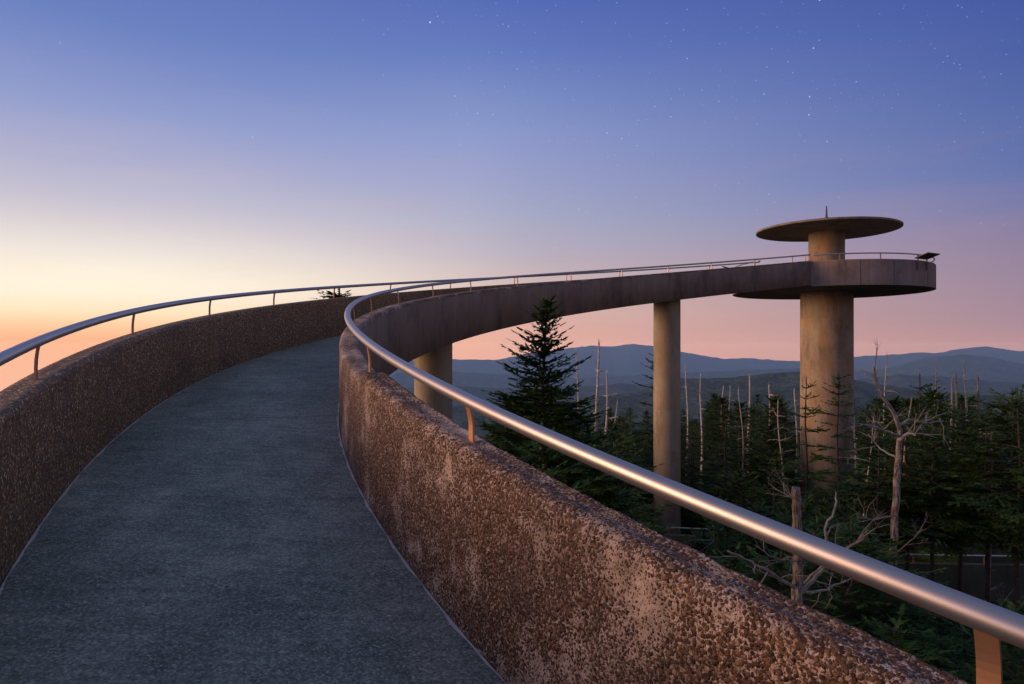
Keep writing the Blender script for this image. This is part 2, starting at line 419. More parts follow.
def vnoise(x, y, seed, octs=5):
    out = np.zeros_like(x); amp = 1.; fr_ = 1.; tot = 0
    for o in range(octs):
        X, Y = x*fr_+seed*17.3+o*5.1, y*fr_-seed*9.7+o*3.3
        ix, iy = np.floor(X), np.floor(Y); fx, fy = X-ix, Y-iy
        fx, fy = fx*fx*(3-2*fx), fy*fy*(3-2*fy)
        hsh = lambda a, b: np.modf(np.abs(np.sin(a*127.1+b*311.7+seed*.37)*43758.5453))[0]
        v = (hsh(ix, iy)*(1-fx)+hsh(ix+1, iy)*fx)*(1-fy)+(hsh(ix, iy+1)*(1-fx)+hsh(ix+1, iy+1)*fx)*fy
        out += amp*(v-.5)*2; tot += amp; amp *= .5; fr_ *= 2.03
    return out/tot
def terrain(x, y):
    r = np.hypot(x, y-15); rr = np.hypot(x, y)+1e-6; az = np.arctan2(x, y)
    near = -9.6+.45*vnoise(x/9, y/9, 3)+.12*vnoise(x/2, y/2, 5)
    fall = np.interp(r, [0, 38, 60, 100, 180, 400, 900, 1800, 60000], [0, 0, -2.5, -12, -45, -150, -330, -520, -900])
    wl = np.clip((-az-R(10))/R(12), 0, 1)*np.clip((R(175)+az)/R(20), 0, 1)
    fall = fall*(1-wl)+wl*np.interp(r, [0, 38, 60, 100, 180, 400, 900, 3000, 9000, 60000], [0, 0, -2.5, -12, -45, -170, -400, -1000, -1650, -1700])
    h = near+fall+np.clip((r-60)/800, 0, 1)*60*vnoise(x/900, y/900, 8)
    for d, wdt, (ca, ch), amp in RIDGES:
        c = np.interp(az, ca, ch)
        rc = d+wdt*.35*vnoise(az*3, az*0+d/1000, 2)
        c = c*rc/d-wl*1500
        t = np.abs(rr-rc)/wdt
        drop = (np.sqrt(t*t+.01)-.1)*wdt*.34
        gully = vnoise(az*d/700, rr/700, 4+d % 7, 6)
        fine = vnoise(az*d/120, np.full_like(az, 1.3), 11, 5)*amp*.9
        ridge = c-drop*(1+.45*gully)+gully*amp*np.clip(t*2, 0, 1)*3.2+fine*np.exp(-t*6)
        ridge = np.where(t < 6, ridge, -9999)
        w_ = np.clip((rr-700)/600, 0, 1)
        h = np.where(w_ > 0, np.maximum(h, ridge*w_+h*(1-w_)), h)
    return h
A1 = np.concatenate([np.arange(-180, -50, 2.), np.arange(-50, 58, .22), np.arange(58, 180, 2.)])
Rr = np.unique(np.concatenate([np.arange(1, 60, 1.2), np.geomspace(60, 1500, 60), np.arange(1500, 4200, 60), np.arange(4200, 8000, 110), np.arange(8000, 20000, 200)]))
AA, RG = np.meshgrid(np.radians(A1), Rr)
TX, TY = RG*np.sin(AA), RG*np.cos(AA)
TZ = terrain(TX, TY)
V = np.stack([TX, TY, TZ], -1).reshape(-1, 3); m_ = len(A1)
F = grid_faces(len(Rr), m_, True)[:, ::-1]
s = NT('forested_ground'); co = s.coord()
n1 = s.noise(co, .010, 8, .7); n2 = s.noise(co, .05, 5, .75); n3 = s.noise(co, 2.2, 5, .7)
c = s.ramp(s.math('ADD', s.math('MULTIPLY', n1, .5), s.math('MULTIPLY', n2, .5)), [(.40, (.006, .013, .009)), (.50, (.030, .052, .028)), (.60, (.10, .13, .065))])
dist = s.n('ShaderNodeVectorMath', operation='LENGTH'); s.set(dist.inputs[0], co)
c2 = s.ramp(n3, [(.3, (.008, .010, .006)), (.55, (.028, .034, .016)), (.75, (.05, .045, .028))])
nearf = s.math('DIVIDE', dist.outputs['Value'], 220, clamp=True)
c = s.mix(nearf, c2, c)
hb = s.math('ADD', s.math('MULTIPLY', n2, 8), s.math('MULTIPLY', n3, .05))
gm = s.surf(c, .95, s.bump(s.math('ADD', s.math('MULTIPLY', s.noise(co, .03, 8, .75), nearf), s.math('MULTIPLY', n3, .01)), 1.0, 22.0), spec=.1)
g = mesh_obj('ground', V, F, gm, smooth=True); tag(g, kind='structure')

# ------------------------------------------------------------------ pillars under the ramp
def pillar(s0, r, label):
    c = at(s0, -W/2, -HB); gz = ground_z(c[0], c[1])-.6
    z1 = c[2]+.02; jz = z1-4.0 if s0 > 20 else z1-2.2
    prof = [(r, gz), (r, jz-.03), (r, jz-.012), (r-.008, jz-.006), (r-.008, jz+.006), (r, jz+.012), (r, jz+.03), (r, z1-.03), (r, z1)]
    V, F = lathe(prof, 56, c[:2])
    o = mesh_obj('pillar', V, F, M['pillar'], ramp, smooth=[True]*(len(F)-2)+[False]*2, loc=(c[0], c[1], gz)); o['label'] = label
# jagged union of slab and pillar avoided: the pillar top runs 2 cm into the slab
pillar(2.6, .45, 'round concrete pillar beneath the near walkway')
pillar(14.35, .425, 'short stained round pillar under the far bend of the ramp')
pillar(26.0, .483, 'tall slender round pillar beneath the straight-looking ramp span')

# ------------------------------------------------------------------ tower
gz = ground_z(*DC)-.6
tower = thing('observation_tower', 'round concrete observation tower with flat disc roof', 'tower', (DC[0], DC[1], gz)); TL = tower['_w']
TZB, TZT, TZF = 2.37, 3.37, 2.675
def smf(F, k=2): return [True]*(len(F)-k)+[False]*k
rc = 1.08; cx = (14.0, 29.3)
prof = [(rc, gz)]
for jz in (-5.4, -2.2, 1.25): prof += [(rc, jz-.04), (rc, jz-.015), (rc-.01, jz-.007), (rc-.01, jz+.007), (rc, jz+.015), (rc, jz+.04)]
prof += [(rc, TZB+.0)]
V, F = lathe(prof, 72, cx); mesh_obj('column', V, F, M['tower'], tower, smooth=smf(F), loc=TL)['label'] = 'thick stained lower column of the tower'
V, F = lathe([(.74, TZF+.002), (.74, 5.1)], 56, cx); mesh_obj('column', V, F, M['tower'], tower, smooth=smf(F), loc=TL)['label'] = 'narrower upper column carrying the disc roof'
# deck floor disc, then the parapet ring left open where the ramp comes in
V, F = lathe([(DR-.16, TZB), (DR-.16, TZF)], 96, DC); mesh_obj('deck_floor', V, F, M['under'], tower, smooth=smf(F), loc=TL)
def angp(s0, o):
    p = at(s0, o, 0); return math.atan2(p[1]-DC[1], p[0]-DC[0])
a_in = angp(S_IN, TW); a_out = angp(S_OUT, -W-TW)
if a_out > a_in: a_out -= 2*math.pi
a0, a1 = a_in, a_out+2*math.pi          # the wall runs counter-clockwise from the inner side round to the outer side
prof = [(DR-.158, TZB), (DR, TZB), (DR, TZT-.03), (DR-.03, TZT), (DR-.13, TZT), (DR-.158, TZT-.03)]
angs = np.linspace(a0, a1, 150)
V = np.array([(DC[0]+r*math.cos(a), DC[1]+r*math.sin(a), z) for a in angs for r, z in prof])
F = [tuple(int(k) for k in f) for f in grid_faces(len(angs), 6, True)]+[tuple(range(6))[::-1], tuple(range(149*6, 150*6))]
deckw = mesh_obj('parapet', V, F, M['fascia'], tower, smooth=False, loc=TL)
# low edge beam below the opening
angs2 = np.linspace(a1, a0+2*math.pi, 30)
prof2 = [(DR-.158, TZB), (DR-.002, TZB), (DR-.002, TZF-.16), (DR-.158, TZF-.16)]
V = np.array([(DC[0]+r*math.cos(a), DC[1]+r*math.sin(a), z) for a in angs2[1:-1] for r, z in prof2])
F = [tuple(int(k) for k in f) for f in grid_faces(28, 4, True)]+[(3, 2, 1, 0), tuple(range(27*4, 28*4))]
mesh_obj('edge_beam', V, F, M['under'], tower, loc=TL)
# formwork joints on the parapet face
for q in (-1.74, -1.42, -.95, -.45, .3, 1.1):
    a = q
    c = (DC[0]+(DR+.0)*math.cos(a), DC[1]+(DR+.0)*math.sin(a), (TZB+TZT)/2-.01)
    V, F = box(c, (.006, .018, TZT-TZB-.05), a); mesh_obj('joint', V, F, M['dark_joint'], deckw, loc=c)
# roof disc
prof = [(.6, 5.04), (1.2, 5.045), (2.55, 5.085), (2.91, 5.115), (2.95, 5.13), (2.95, 5.20), (2.92, 5.215), (.2, 5.26), (.0, 5.26)]
V, F = lathe(prof, 96, cx, cap=False); mesh_obj('roof', V, F, M['roof'], tower, smooth=False, loc=TL)
# mast
V, F = join([tube([(cx[0], cx[1], 5.24), (cx[0], cx[1], 5.75)], [.11, .09], 10), tube([(cx[0], cx[1], 5.74), (cx[0], cx[1], 6.25)], [.05, .025], 8)])
mesh_obj('lightning_rod', V, F, M['dark_metal'], tower, loc=TL)
# deck handrail
rr_ = DR-.06
an = np.linspace(a0-.02, a1, 120); zr = TZT+.225
P = [(DC[0]+rr_*math.cos(a), DC[1]+rr_*math.sin(a), zr) for a in an]
V, F = tube(P, .026, 10); drail = mesh_obj('handrail', V, F, M['rail'], tower, smooth=smf(F), loc=TL)
def deck_ang(px):
    """angle on the deck wall of the front point seen in direction px"""
    al = math.atan((px-512)/FPX); best = None
    for a in np.linspace(-math.pi, 0.4, 900):
        p = (DC[0]+DR*math.cos(a), DC[1]+DR*math.sin(a)); d = math.hypot(*p)
        e = abs(math.atan2(p[0], p[1])-al)
        if e < .003 and (best is None or d < best[0]): best = (d, a)
    return best[1] if best else -1.5
pa = [deck_ang(px) for px in (803, 842, 884, 931)]
a = pa[-1]+.5
while a < a1-.1: pa.append(a); a += .52
for a in pa:
    c = (DC[0]+(rr_)*math.cos(a), DC[1]+(rr_)*math.sin(a))
    V, F = box((c[0], c[1], TZT+.10), (.012, .045, .235), a); mesh_obj('post', V, F, M['bracket'], drail, loc=(c[0], c[1], TZT))

# reading panels fixed outside the deck wall
def info_panel(ang, label, w=.85, lift=.10):
    """a slanted board on two legs that hook over the parapet face"""
    ox, oy = math.cos(ang), math.sin(ang)
    base = (DC[0]+(DR+.03)*ox, DC[1]+(DR+.03)*oy, TZT-.4)
    t = thing('info_panel', label, 'information panel', base)
    rot = ang-math.pi/2
    c = (DC[0]+(DR+.22)*ox, DC[1]+(DR+.22)*oy, TZT+lift+.04)
    V, F = box(c, (w, .52, .035), rot, R(17)); mesh_obj('panel', V, F, M['dark_metal'], t, loc=c)
    up = np.array([0, 0, 1.])
    V, F = box((c[0]-.0, c[1]-.0, c[2]+.024), (w-.08, .44, .008), rot, R(17)); mesh_obj('panel_face', V, F, M['panel_face'], t, loc=c)
    for sd in (-1, 1):
        tx, ty = -oy*sd*w*.36, ox*sd*w*.36
        b = (DC[0]+(DR+.022)*ox+tx, DC[1]+(DR+.022)*oy+ty)
        b = (DC[0]+(DR+.035)*ox+tx, DC[1]+(DR+.035)*oy+ty)
        V, F = join([box((b[0], b[1], TZT-.08), (.05, .03, .6), rot), tube([(b[0], b[1], TZT+.15), (c[0]+tx, c[1]+ty, c[2]-.03)], .02, 6)])
        mesh_obj('leg', V, F, M['dark_metal'], t, loc=(b[0], b[1], TZT-.38))
info_panel(deck_ang(924), 'dark slanted information panel at the right end of the tower deck')
info_panel(2.62, 'slanted brown information panel behind the ramp left of the tower column', 1.0, .30)

# ------------------------------------------------------------------ the lower walkway down on the ground
lw_pts = np.array([(2.0, 21.5), (5, 20.7), (9, 20.0), (14, 19.6), (20, 19.4), (27, 19.8), (34, 21.0)])
tt = np.linspace(0, 1, 80); lx = np.interp(tt, np.linspace(0, 1, 7), lw_pts[:, 0]); ly = np.interp(tt, np.linspace(0, 1, 7), lw_pts[:, 1])
for _ in range(40): ly[1:-1] = (ly[:-2]+2*ly[1:-1]+ly[2:])/4
lz = np.interp(lx, [2, 34], [-6.95, -6.75])
lowr = thing('lower_walkway', 'lower ramp walkway with thin metal rails down among the trees', 'ramp', (9, 20, -9.6)); LL = lowr['_w']
LP = np.stack([lx, ly, lz], 1); LT = np.gradient(LP, axis=0); LT /= np.linalg.norm(LT, axis=1)[:, None]; LN = np.stack([LT[:, 1], -LT[:, 0], 0*lx], 1)
def lsweep(sec):
    V = (LP[:, None, :]+LN[:, None, :]*np.array([a for a, b in sec])[None, :, None]+np.array([[0, 0, b] for a, b in sec])[None]).reshape(-1, 3)
    m = len(sec); F = [tuple(int(k) for k in f) for f in grid_faces(80, m, True)]+[tuple(range(m))[::-1], tuple(range(79*m, 80*m))]
    return V, F
V, F = lsweep([(-.96, 0), (.96, 0), (.96, -.28), (-.96, -.28)]); mesh_obj('walkway_slab', V, F, M['mossy'], lowr, loc=LL)
V, F = lsweep([(.965, -.3), (.965, .72), (1.13, .72), (1.13, -.3)]); mesh_obj('parapet', V, F, M['mossy'], lowr, loc=LL)
V, F = lsweep([(-1.13, -.3), (-1.13, .72), (-.965, .72), (-.965, -.3)]); mesh_obj('parapet', V, F, M['mossy'], lowr, loc=LL)
V, F = lsweep([(-.8, -.29), (.8, -.29), (.8, -3.4), (-.8, -3.4)]); mesh_obj('base_wall', V, F, M['mossy'], lowr, loc=LL)
for o in (-1.03, 1.03):
    P = LP+LN*o+np.array([0, 0, .95]); V, F = tube(P, .028, 8); hr = mesh_obj('handrail', V, F, M['rail'], lowr, smooth=smf(F), loc=LL)
    for i in range(3, 80, 5):
        p = LP[i]+LN[i]*o; V, F = box((p[0], p[1], p[2]+.82), (.04, .012, .22), math.atan2(LT[i][1], LT[i][0])); mesh_obj('bracket', V, F, M['bracket'], hr, loc=(p[0], p[1], p[2]+.72))

# ------------------------------------------------------------------ trees
class Needles:
    def __init__(s): s.v = []; s.n = 0
    def twig(s, p, d, side, l, w):
        """a ribbon of pointed needle clumps on both sides of one twig"""
        k = max(2, int(l/w*1.3)); up = np.cross(d, side)
        t = (np.arange(k)+.5)/k
        for sg in (-1, 1):
            ln = w*(1.15-.5*t)*rng.uniform(.7, 1.25, k)
            b = p[None]+d[None]*(t*l)[:, None]
            tipd = d[None]*rng.uniform(.35, .8, k)[:, None]+side[None]*sg*rng.uniform(.6, 1, k)[:, None]+up[None]*rng.normal(.10, .35, k)[:, None]
            tip = b+tipd*ln[:, None]
            hw = w*.42
            s.v.append(np.stack([b-d[None]*hw, b+d[None]*hw, tip], 1).reshape(-1, 3))
        b = p+d*l; c = side*w*.42+up*w*.15*rng.normal()
        s.v.append(np.array([b-side*w*.35, b+side*w*.35, b+d*w*1.1, p-c, p+c, b+c*.8, p-c, b+c*.8, b-c*.8]))
def fir(height, rad, nwh, gap, dens, w, seed, bare=.12, flat=0., lean=0., droop=.25, ragged=.3, ex=.62):
    """returns (trunk V,F), needle triangles"""
    g = np.random.default_rng(seed); N = Needles(); parts = []
    tp = [np.array([lean*h*h/height+.04*math.sin(h*1.3+seed)*h/height, .03*math.sin(h*1.7+seed*2), h]) for h in np.linspace(0, height, 14)]
    tr = np.linspace(1, 0.06, 14)*height*.0115+.006
    parts.append(tube(tp, tr, 8))
    tp = np.array(tp)
    def trunk(h): return np.array([np.interp(h, tp[:, 2], tp[:, 0]), np.interp(h, tp[:, 2], tp[:, 1]), h])
    hs = []; h = height*bare
    while h < height*.985:
        f = (h-height*bare)/(height*(1-bare)); hs.append(h); h += gap*(1.15-.7*f)*g.uniform(.8, 1.25)
    for h in hs:
        f = (h-height*bare)/(height*(1-bare))
        env = rad*(1-f)**ex*(1.0 if f > .18 else .72+f*1.55)+.05
        nb = max(3, int(nwh*(1.0-.35*f))) ; a0_ = g.uniform(0, 6.28)
        for b in range(nb):
            if g.uniform() > dens: continue
            az = a0_+b/nb*6.283+g.normal(0, .18); L = env*g.uniform(1-ragged, 1+ragged*.6)
            if g.uniform() < .08: L *= .4
            el = (-.08+.62*f**2-flat*.1+g.normal(0, .07))
            hd = np.array([math.cos(az), math.sin(az), 0]); p0 = trunk(h+g.uniform(-.04, .04))
            n = 7; pts = []
            for i in range(n):
                t = i/(n-1); r_ = L*t
                z_ = r_*math.tan(el)*.9-droop*L*t*t*(1-f)*.6+.16*L*max(0, t-.6)**1.2
                pts.append(p0+hd*r_+np.array([0, 0, z_]))
            pts = np.array(pts)
            parts.append(tube(pts, np.linspace(1, .25, n)*(.006+.009*L), 4, cap=False))
            st = .22 if L > .5 else .05
            kk = max(2, int(L*(1-st)/(w*2.0)))
            for j in range(kk+1):
                t = st+(1-st)*(j/(kk+.0))
                q = np.array([np.interp(t, np.linspace(0, 1, n), pts[:, c_]) for c_ in range(3)])
                q2 = np.array([np.interp(min(t+.1, 1.), np.linspace(0, 1, n), pts[:, c_]) for c_ in range(3)])
                q0 = np.array([np.interp(max(t-.1, 0.), np.linspace(0, 1, n), pts[:, c_]) for c_ in range(3)])
                d = q2-q0; d /= np.linalg.norm(d)+1e-9
                sd = np.cross(d, [0, 0, 1.]); sd /= np.linalg.norm(sd)+1e-9
                if j == kk: N.twig(q, d, sd, w*2.4, w); continue
                l2 = L*.50*(1-t)**.7*min(1, .45+t*1.6)*g.uniform(.6, 1.2)+w
                for sg in (-1, 1):
                    if g.uniform() < .1: continue
                    dd = d*g.uniform(.55, .85)+sd*sg*.8+np.array([0, 0, g.normal(-.05, .14)]); dd /= np.linalg.norm(dd)
                    s2 = np.cross(dd, [0, 0, 1.]); s2 /= np.linalg.norm(s2)+1e-9
                    N.twig(q, dd, s2, l2, w)
                    if l2 > w*5:       # forks
                        for t2 in (.4, .68):
                            for sg2 in (-1, 1):
                                d3 = dd*.75+s2*sg2*.7+np.array([0, 0, g.normal(0, .12)]); d3 /= np.linalg.norm(d3)
                                s3 = np.cross(d3, [0, 0, 1.]); s3 /= np.linalg.norm(s3)+1e-9
                                N.twig(q+dd*l2*t2, d3, s3, l2*(.75-.6*t2), w)
                N.twig(q-d*w, d, sd, w*2.4, w*.9)
    for k in range(3):           # leader shoot
        N.twig(trunk(height*(.985)-.1*k), np.array([0, 0, 1.]), np.array([math.cos(k*2.1), math.sin(k*2.1), 0]), .16, w*.8)
    return join(parts), np.concatenate(N.v)

def make_tree(tv, nv, name, label, loc, group=None, bark='bark'):
    t = thing(name, label, 'tree', loc, group)
    (V, F) = tv
    tk = bpy.data.objects.new('trunk', tv_mesh(V, F, M[bark])); COL.objects.link(tk); tk.parent = t
    if nv is not None:
        cr = bpy.data.objects.new('crown', nv_mesh(nv)); COL.objects.link(cr); cr.parent = t
    return t
def tv_mesh(V, F, mat):
    me = bpy.data.meshes.new('trunk'); me.from_pydata([tuple(v) for v in V], [], F); me.materials.append(mat)
    me.polygons.foreach_set('use_smooth', np.ones(len(me.polygons), dtype=bool)); return me
def nv_mesh(nv, name='crown', mat='needles'):
    me = bpy.data.meshes.new(name); n = len(nv)
    me.vertices.add(n); me.vertices.foreach_set('co', nv.astype(np.float32).ravel())
    me.loops.add(n); me.loops.foreach_set('vertex_index', np.arange(n, dtype=np.int32))
    me.polygons.add(n//3); me.polygons.foreach_set('loop_start', np.arange(0, n, 3, dtype=np.int32))
    me.update(calc_edges=True); me.materials.append(M[mat]); return me
def copy_tree(src, loc, rz, sc, label, group):
    o = src.copy(); COL.objects.link(o); o.location = loc; o.rotation_euler = (0, 0, rz); o.scale = sc
    o['label'] = label
    if group: o['group'] = group
    elif 'group' in o: del o['group']
    for ch in [c_ for c_ in CH[src.name]]:
        c_ = ch.copy(); COL.objects.link(c_); c_.parent = o
    return o
CH = {}

def P3(px, Y): return (px-512)/FPX*Y
def Z3(py, Y): return (YH-py)/FPX*Y

PROT = []      # (object, height)
placed = []
def place(kind, px, Y, tip_py, label, group=None, wide=1.0, rz=None):
    x = P3(px, Y); gz_ = ground_z(x, Y)-.1; h = Z3(tip_py, Y)-gz_
    if kind in USED:
        src, h0 = PR[kind]; sc = h/h0
        o = copy_tree(src, (x, Y, gz_), random.uniform(0, 6.28) if rz is None else rz, (sc*wide, sc*wide, sc), label, group)
    else:
        src, h0 = PR[kind]; sc = h/h0; USED.add(kind); o = src
        o.location = (x, Y, gz_); o.rotation_euler = (0, 0, random.uniform(0, 6.28) if rz is None else rz); o.scale = (sc*wide, sc*wide, sc)
        o['label'] = label
        if group: o['group'] = group
    placed.append((x, Y)); return o
PR = {}; USED = set()
def proto(kind, name, h, **kw):
    tv, nv = fir(h, **kw); t = make_tree(tv, nv, name, 'fir tree', (0, 0, 0))
    PR[kind] = (t, h); CH[t.name] = list(ch for ch in COL.objects if ch.parent == t)
proto('hero', 'fir_tree', 10.4, rad=3.6, nwh=12, gap=.25, dens=.93, w=.055, seed=3, bare=.04, droop=.24, ragged=.42, ex=.92)
proto('nearA', 'fir_tree', 8, rad=2.2, nwh=9, gap=.30, dens=.92, w=.058, seed=51, bare=.03)
proto('nearB', 'fir_tree', 8, rad=2.0, nwh=8, gap=.33, dens=.88, w=.058, seed=52, bare=.05, ragged=.55, lean=.02)
proto('denseA', 'fir_tree', 8, rad=2.1, nwh=9, gap=.30, dens=.92, w=.085, seed=11, bare=.05)
proto('denseB', 'fir_tree', 8, rad=1.9, nwh=8, gap=.33, dens=.88, w=.08, seed=12, bare=.04, ragged=.6)
proto('denseC', 'fir_tree', 8, rad=2.5, nwh=8, gap=.36, dens=.88, w=.09, seed=13, bare=.05, ragged=.6, lean=.03)
proto('tierA', 'fir_tree', 8, rad=1.5, nwh=6, gap=.50, dens=.80, w=.055, seed=21, bare=.2, flat=1, ragged=.5, droop=.1)
proto('tierB', 'fir_tree', 8, rad=1.7, nwh=6, gap=.62, dens=.78, w=.055, seed=22, bare=.25, flat=1, ragged=.55, droop=.05)
proto('small', 'fir_tree', 8, rad=2.4, nwh=8, gap=.5, dens=.92, w=.12, seed=31, bare=.02)
proto('high', 'fir_tree', 9, rad=1.75, nwh=8, gap=.34, dens=.9, w=.06, seed=61, bare=.66, flat=1, ragged=.5, droop=.12, ex=.5)
proto('flat', 'fir_tree', 11, rad=.60, nwh=11, gap=.075, dens=.97, w=.075, seed=43, bare=.945, flat=1, ragged=.4, droop=.15, ex=.42)

place('hero', 545, 13.0, 298, 'tall dark fir rising in front of the curving ramp fascia, tallest tree in view')
place('tierA', 838, 23.5, 374, 'sparse layered fir standing in front of the tower column')
place('tierB', 806, 25.0, 378, 'thin tiered fir overlapping the left edge of the tower column')
place('tierA', 655, 29, 352, 'sparse fir half hidden behind the tall slender pillar')
place('tierB', 920, 21, 376, 'slim fir with flat top right of the tower, beside the dead forked tree')
place('tierA', 1012, 23, 390, 'flat-topped fir at the right edge of the picture')
place('tierB', 978, 24, 392, 'tiered fir standing among dead snags near the right edge')
place('flat', 340, 15.2, 288.5, 'small flat-topped fir peeping over the outer parapet behind the handrail')

for i_, (px_, Y_, tp_, lb_) in enumerate([
 (878, 16.2, 432, 'high-crowned green fir between the tower and the big forked dead tree'),
 (907, 17.2, 410, 'high-crowned fir just right of the big forked dead tree'),
 (932, 15.8, 424, 'high-crowned fir over the left end of the visible walkway rails'),
 (960, 16.8, 404, 'high-crowned fir over the middle of the walkway rails at right'),
 (987, 15.2, 414, 'broad high-crowned fir left of the one at the right edge'),
 (1018, 14.6, 392, 'broad high-crowned fir reaching the right edge of the picture')]):
    place('high', px_, Y_, tp_, lb_)
for i_, (px_, Y_, tp_) in enumerate([(706, 14, 530), (728, 12.2, 518), (758, 13, 503), (788, 14.5, 497), (822, 12.6, 515), (850, 14, 500), (742, 17, 470), (772, 17.6, 452), (868, 11.5, 540), (720, 16, 500), (640, 12, 545), (610, 13, 470), (590, 14.5, 440), (500, 12, 455), (476, 13.5, 440), (620, 17, 425)]):
    place(['nearA', 'nearB'][i_ % 2], px_, Y_, tp_, 'dark green fir crowded inside the curve of the ramp', 'firs inside the curve of the ramp', wide=1.15)

# random forest: fixed heights per zone, kept clear of ramp, tower and lower walkway
path_pts = at(np.arange(-5, 38, .5), -W/2, 0)[:, :2]
low_pts = LP[:, :2]
def clear(x, y, rad):
    if np.min(np.hypot(path_pts[:, 0]-x, path_pts[:, 1]-y)) < 1.1+rad: return False
    if np.min(np.hypot(low_pts[:, 0]-x, low_pts[:, 1]-y)) < 1.2+rad*.5: return False
    if math.hypot(x-DC[0], y-DC[1]) < 1.5+rad*.6: return False
    return True
names_near = 'dark fir crowded inside the curve of the ramp'
def forest(n, r0, r1, dmin, label, group, kinds, toprange, az=(-6, 46)):
    c_ = 0; tries = 0
    while c_ < n and tries < 20000:
        tries += 1
        a = R(random.uniform(*az)); r = math.sqrt(random.uniform(r0*r0, r1*r1)); x, y = r*math.sin(a), r*math.cos(a)
        if y < 7: continue
        px = 512+FPX*x/y
        if not clear(x, y, 1.0): continue
        if any((x-q[0])**2+(y-q[1])**2 < dmin*dmin for q in placed): continue
        top = random.uniform(*toprange)
        if y < 24.5 and abs(px-668) < 32+FPX*1.35/y: top = max(top, random.uniform(545, 580))
        if y < 28 and 768 < px < 884: top = max(top, random.uniform(500, 545))
        if y < 14.8 and 400 < px < 462: top = max(top, 470)
        if y < 16 : top = max(top, random.uniform(430, 500))
        if 560 < px < 700 and y > 12: top = max(top, random.uniform(405, 440))
        if px < 500: top = max(top, random.uniform(440, 480))
        if px > 855 and y < 21: top = max(top, random.uniform(600, 640))
        z = Z3(top, y); h = z-ground_z(x, y)
        if px > 855 and y < 21 and h < 1.0: continue
        if px > 855 and y < 21: place('nearB', px, y, top, label, group, wide=1.2); c_ += 1; continue
        if h < 2.0: top = YH-FPX*(ground_z(x, y)+2.2)/y; h = 2.2
        if h > 9.5: top = YH-FPX*(ground_z(x, y)+9.0)/y
        place(random.choice(kinds), px, y, top, label, group, wide=random.uniform(.9, 1.45)*(1.15 if h < 5 else 1.0)); c_ += 1
forest(78, 8, 17.5, 1.15, 'dark green fir crowded inside the curve of the ramp', 'firs inside the curve of the ramp', ['nearA', 'nearB', 'nearA', 'nearB', 'tierA'], (405, 470))
forest(75, 17.5, 32, 1.45, 'dark green fir in the crowd around the pillars and the tower', 'firs crowded round the pillars and the tower', ['nearA', 'denseB', 'denseC', 'denseA', 'denseC', 'tierA'], (388, 432))
forest(110, 32, 75, 1.9, 'distant dark fir in the forest edge beyond the tower', 'firs of the forest edge beyond the tower', ['denseA', 'denseB', 'denseC', 'small'], (393, 412))
forest(60, 75, 150, 3.0, 'far small fir on the slope falling away beyond the tower', 'far firs on the falling slope', ['small', 'denseA'], (395, 405))

# ------------------------------------------------------------------ dead trees
def limb(p, d, L, r, depth, g, parts, curl=.25, n=8):
    pts = [np.array(p, float)]; d = np.array(d, float); d /= np.linalg.norm(d)
    for i in range(n):
        d = d+g.normal(0, curl, 3)*np.array([1, 1, .8])*.5; d /= np.linalg.norm(d); pts.append(pts[-1]+d*L/n)
    pts = np.array(pts); parts.append(tube(pts, np.linspace(r, r*.18, n+1), 6 if r > .02 else 4))
    if depth > 0:
        for k in range(g.integers(2, 5)):
            i = g.integers(2, n); dd = (pts[i]-pts[i-1])/np.linalg.norm(pts[i]-pts[i-1])+g.normal(0, .6, 3)
            limb(pts[i], dd, L*g.uniform(.3, .55), r*.5*(1-i/n*.5), depth-1, g, parts, curl, max(4, n-2))
def snag(px, Y, tip, label, group=None, r=.11, mat='dead', arms=7, armlen=.5, lean=0., seed=0, base=None, name='dead_tree', wob=.09):
    g = np.random.default_rng(seed+100); x = P3(px, Y); gz_ = ground_z(x, Y)-.15; h = Z3(tip, Y)-gz_
    t = thing(name, label, 'tree', (x-lean*h, Y, gz_), group)
    arms = int(arms*1.7)+2; n = 16; pts = [np.array([lean*h*q+wob*math.sin(q*7+seed)*(q), wob*.7*math.sin(q*5+seed*2)*q, h*q]) for q in np.linspace(0, 1, n)]
    V, F = tube(pts, np.linspace(1, .28, n)*r*(1+.12*g.normal(0, .5, n)), 9)
    # splintered tip
    tipp = np.array(pts[-1]); extra = [tube([tipp+[.3*r*math.cos(k*2.1)*.5, .3*r*math.sin(k*2.1)*.5, -.1], tipp+[.3*r*math.cos(k*2.1), .3*r*math.sin(k*2.1), g.uniform(.1, .3)]], [r*.18, r*.03], 4) for k in range(3)]
    V, F = join([(V, F)]+extra); mesh_obj('trunk', V, F, M[mat], t, smooth=True, loc=(x-lean*h, Y, gz_)).location = (0, 0, 0)
    parts = []
    for k in range(arms):
        q = g.uniform(.3, .97); i = int(q*(n-1)); a = g.uniform(0, 6.28)
        if armlen > .6: parts = []
        limb(pts[i], (math.cos(a), math.sin(a), g.uniform(-.1, .35)), armlen*g.uniform(.4, 1.3)*(1.25-q*.6), r*.32, 2 if armlen > .95 else (1 if armlen > .6 else 0), g, parts)
        if armlen > .6:
            V, F = join(parts); o = mesh_obj('branch', V+np.array([x-lean*h, Y, gz_]), F, M[mat], t, smooth=True, loc=(x-lean*h, Y, gz_)); parts = []
    if parts:
        V, F = join(parts); o = mesh_obj('branches', V, F, M[mat], t, smooth=True, loc=(x-lean*h, Y, gz_))
        o.location = (0, 0, 0)
        for v in o.data.vertices: v.co = v.co+Vector((x-lean*h, Y, gz_))
    tr_ = [c_ for c_ in COL.objects if c_.parent == t and c_.name.startswith('trunk')][0]
    for v in tr_.data.vertices: v.co = v.co+Vector((x-lean*h, Y, gz_))
    return t
G_ = 'pale dead snags standing in the forest'
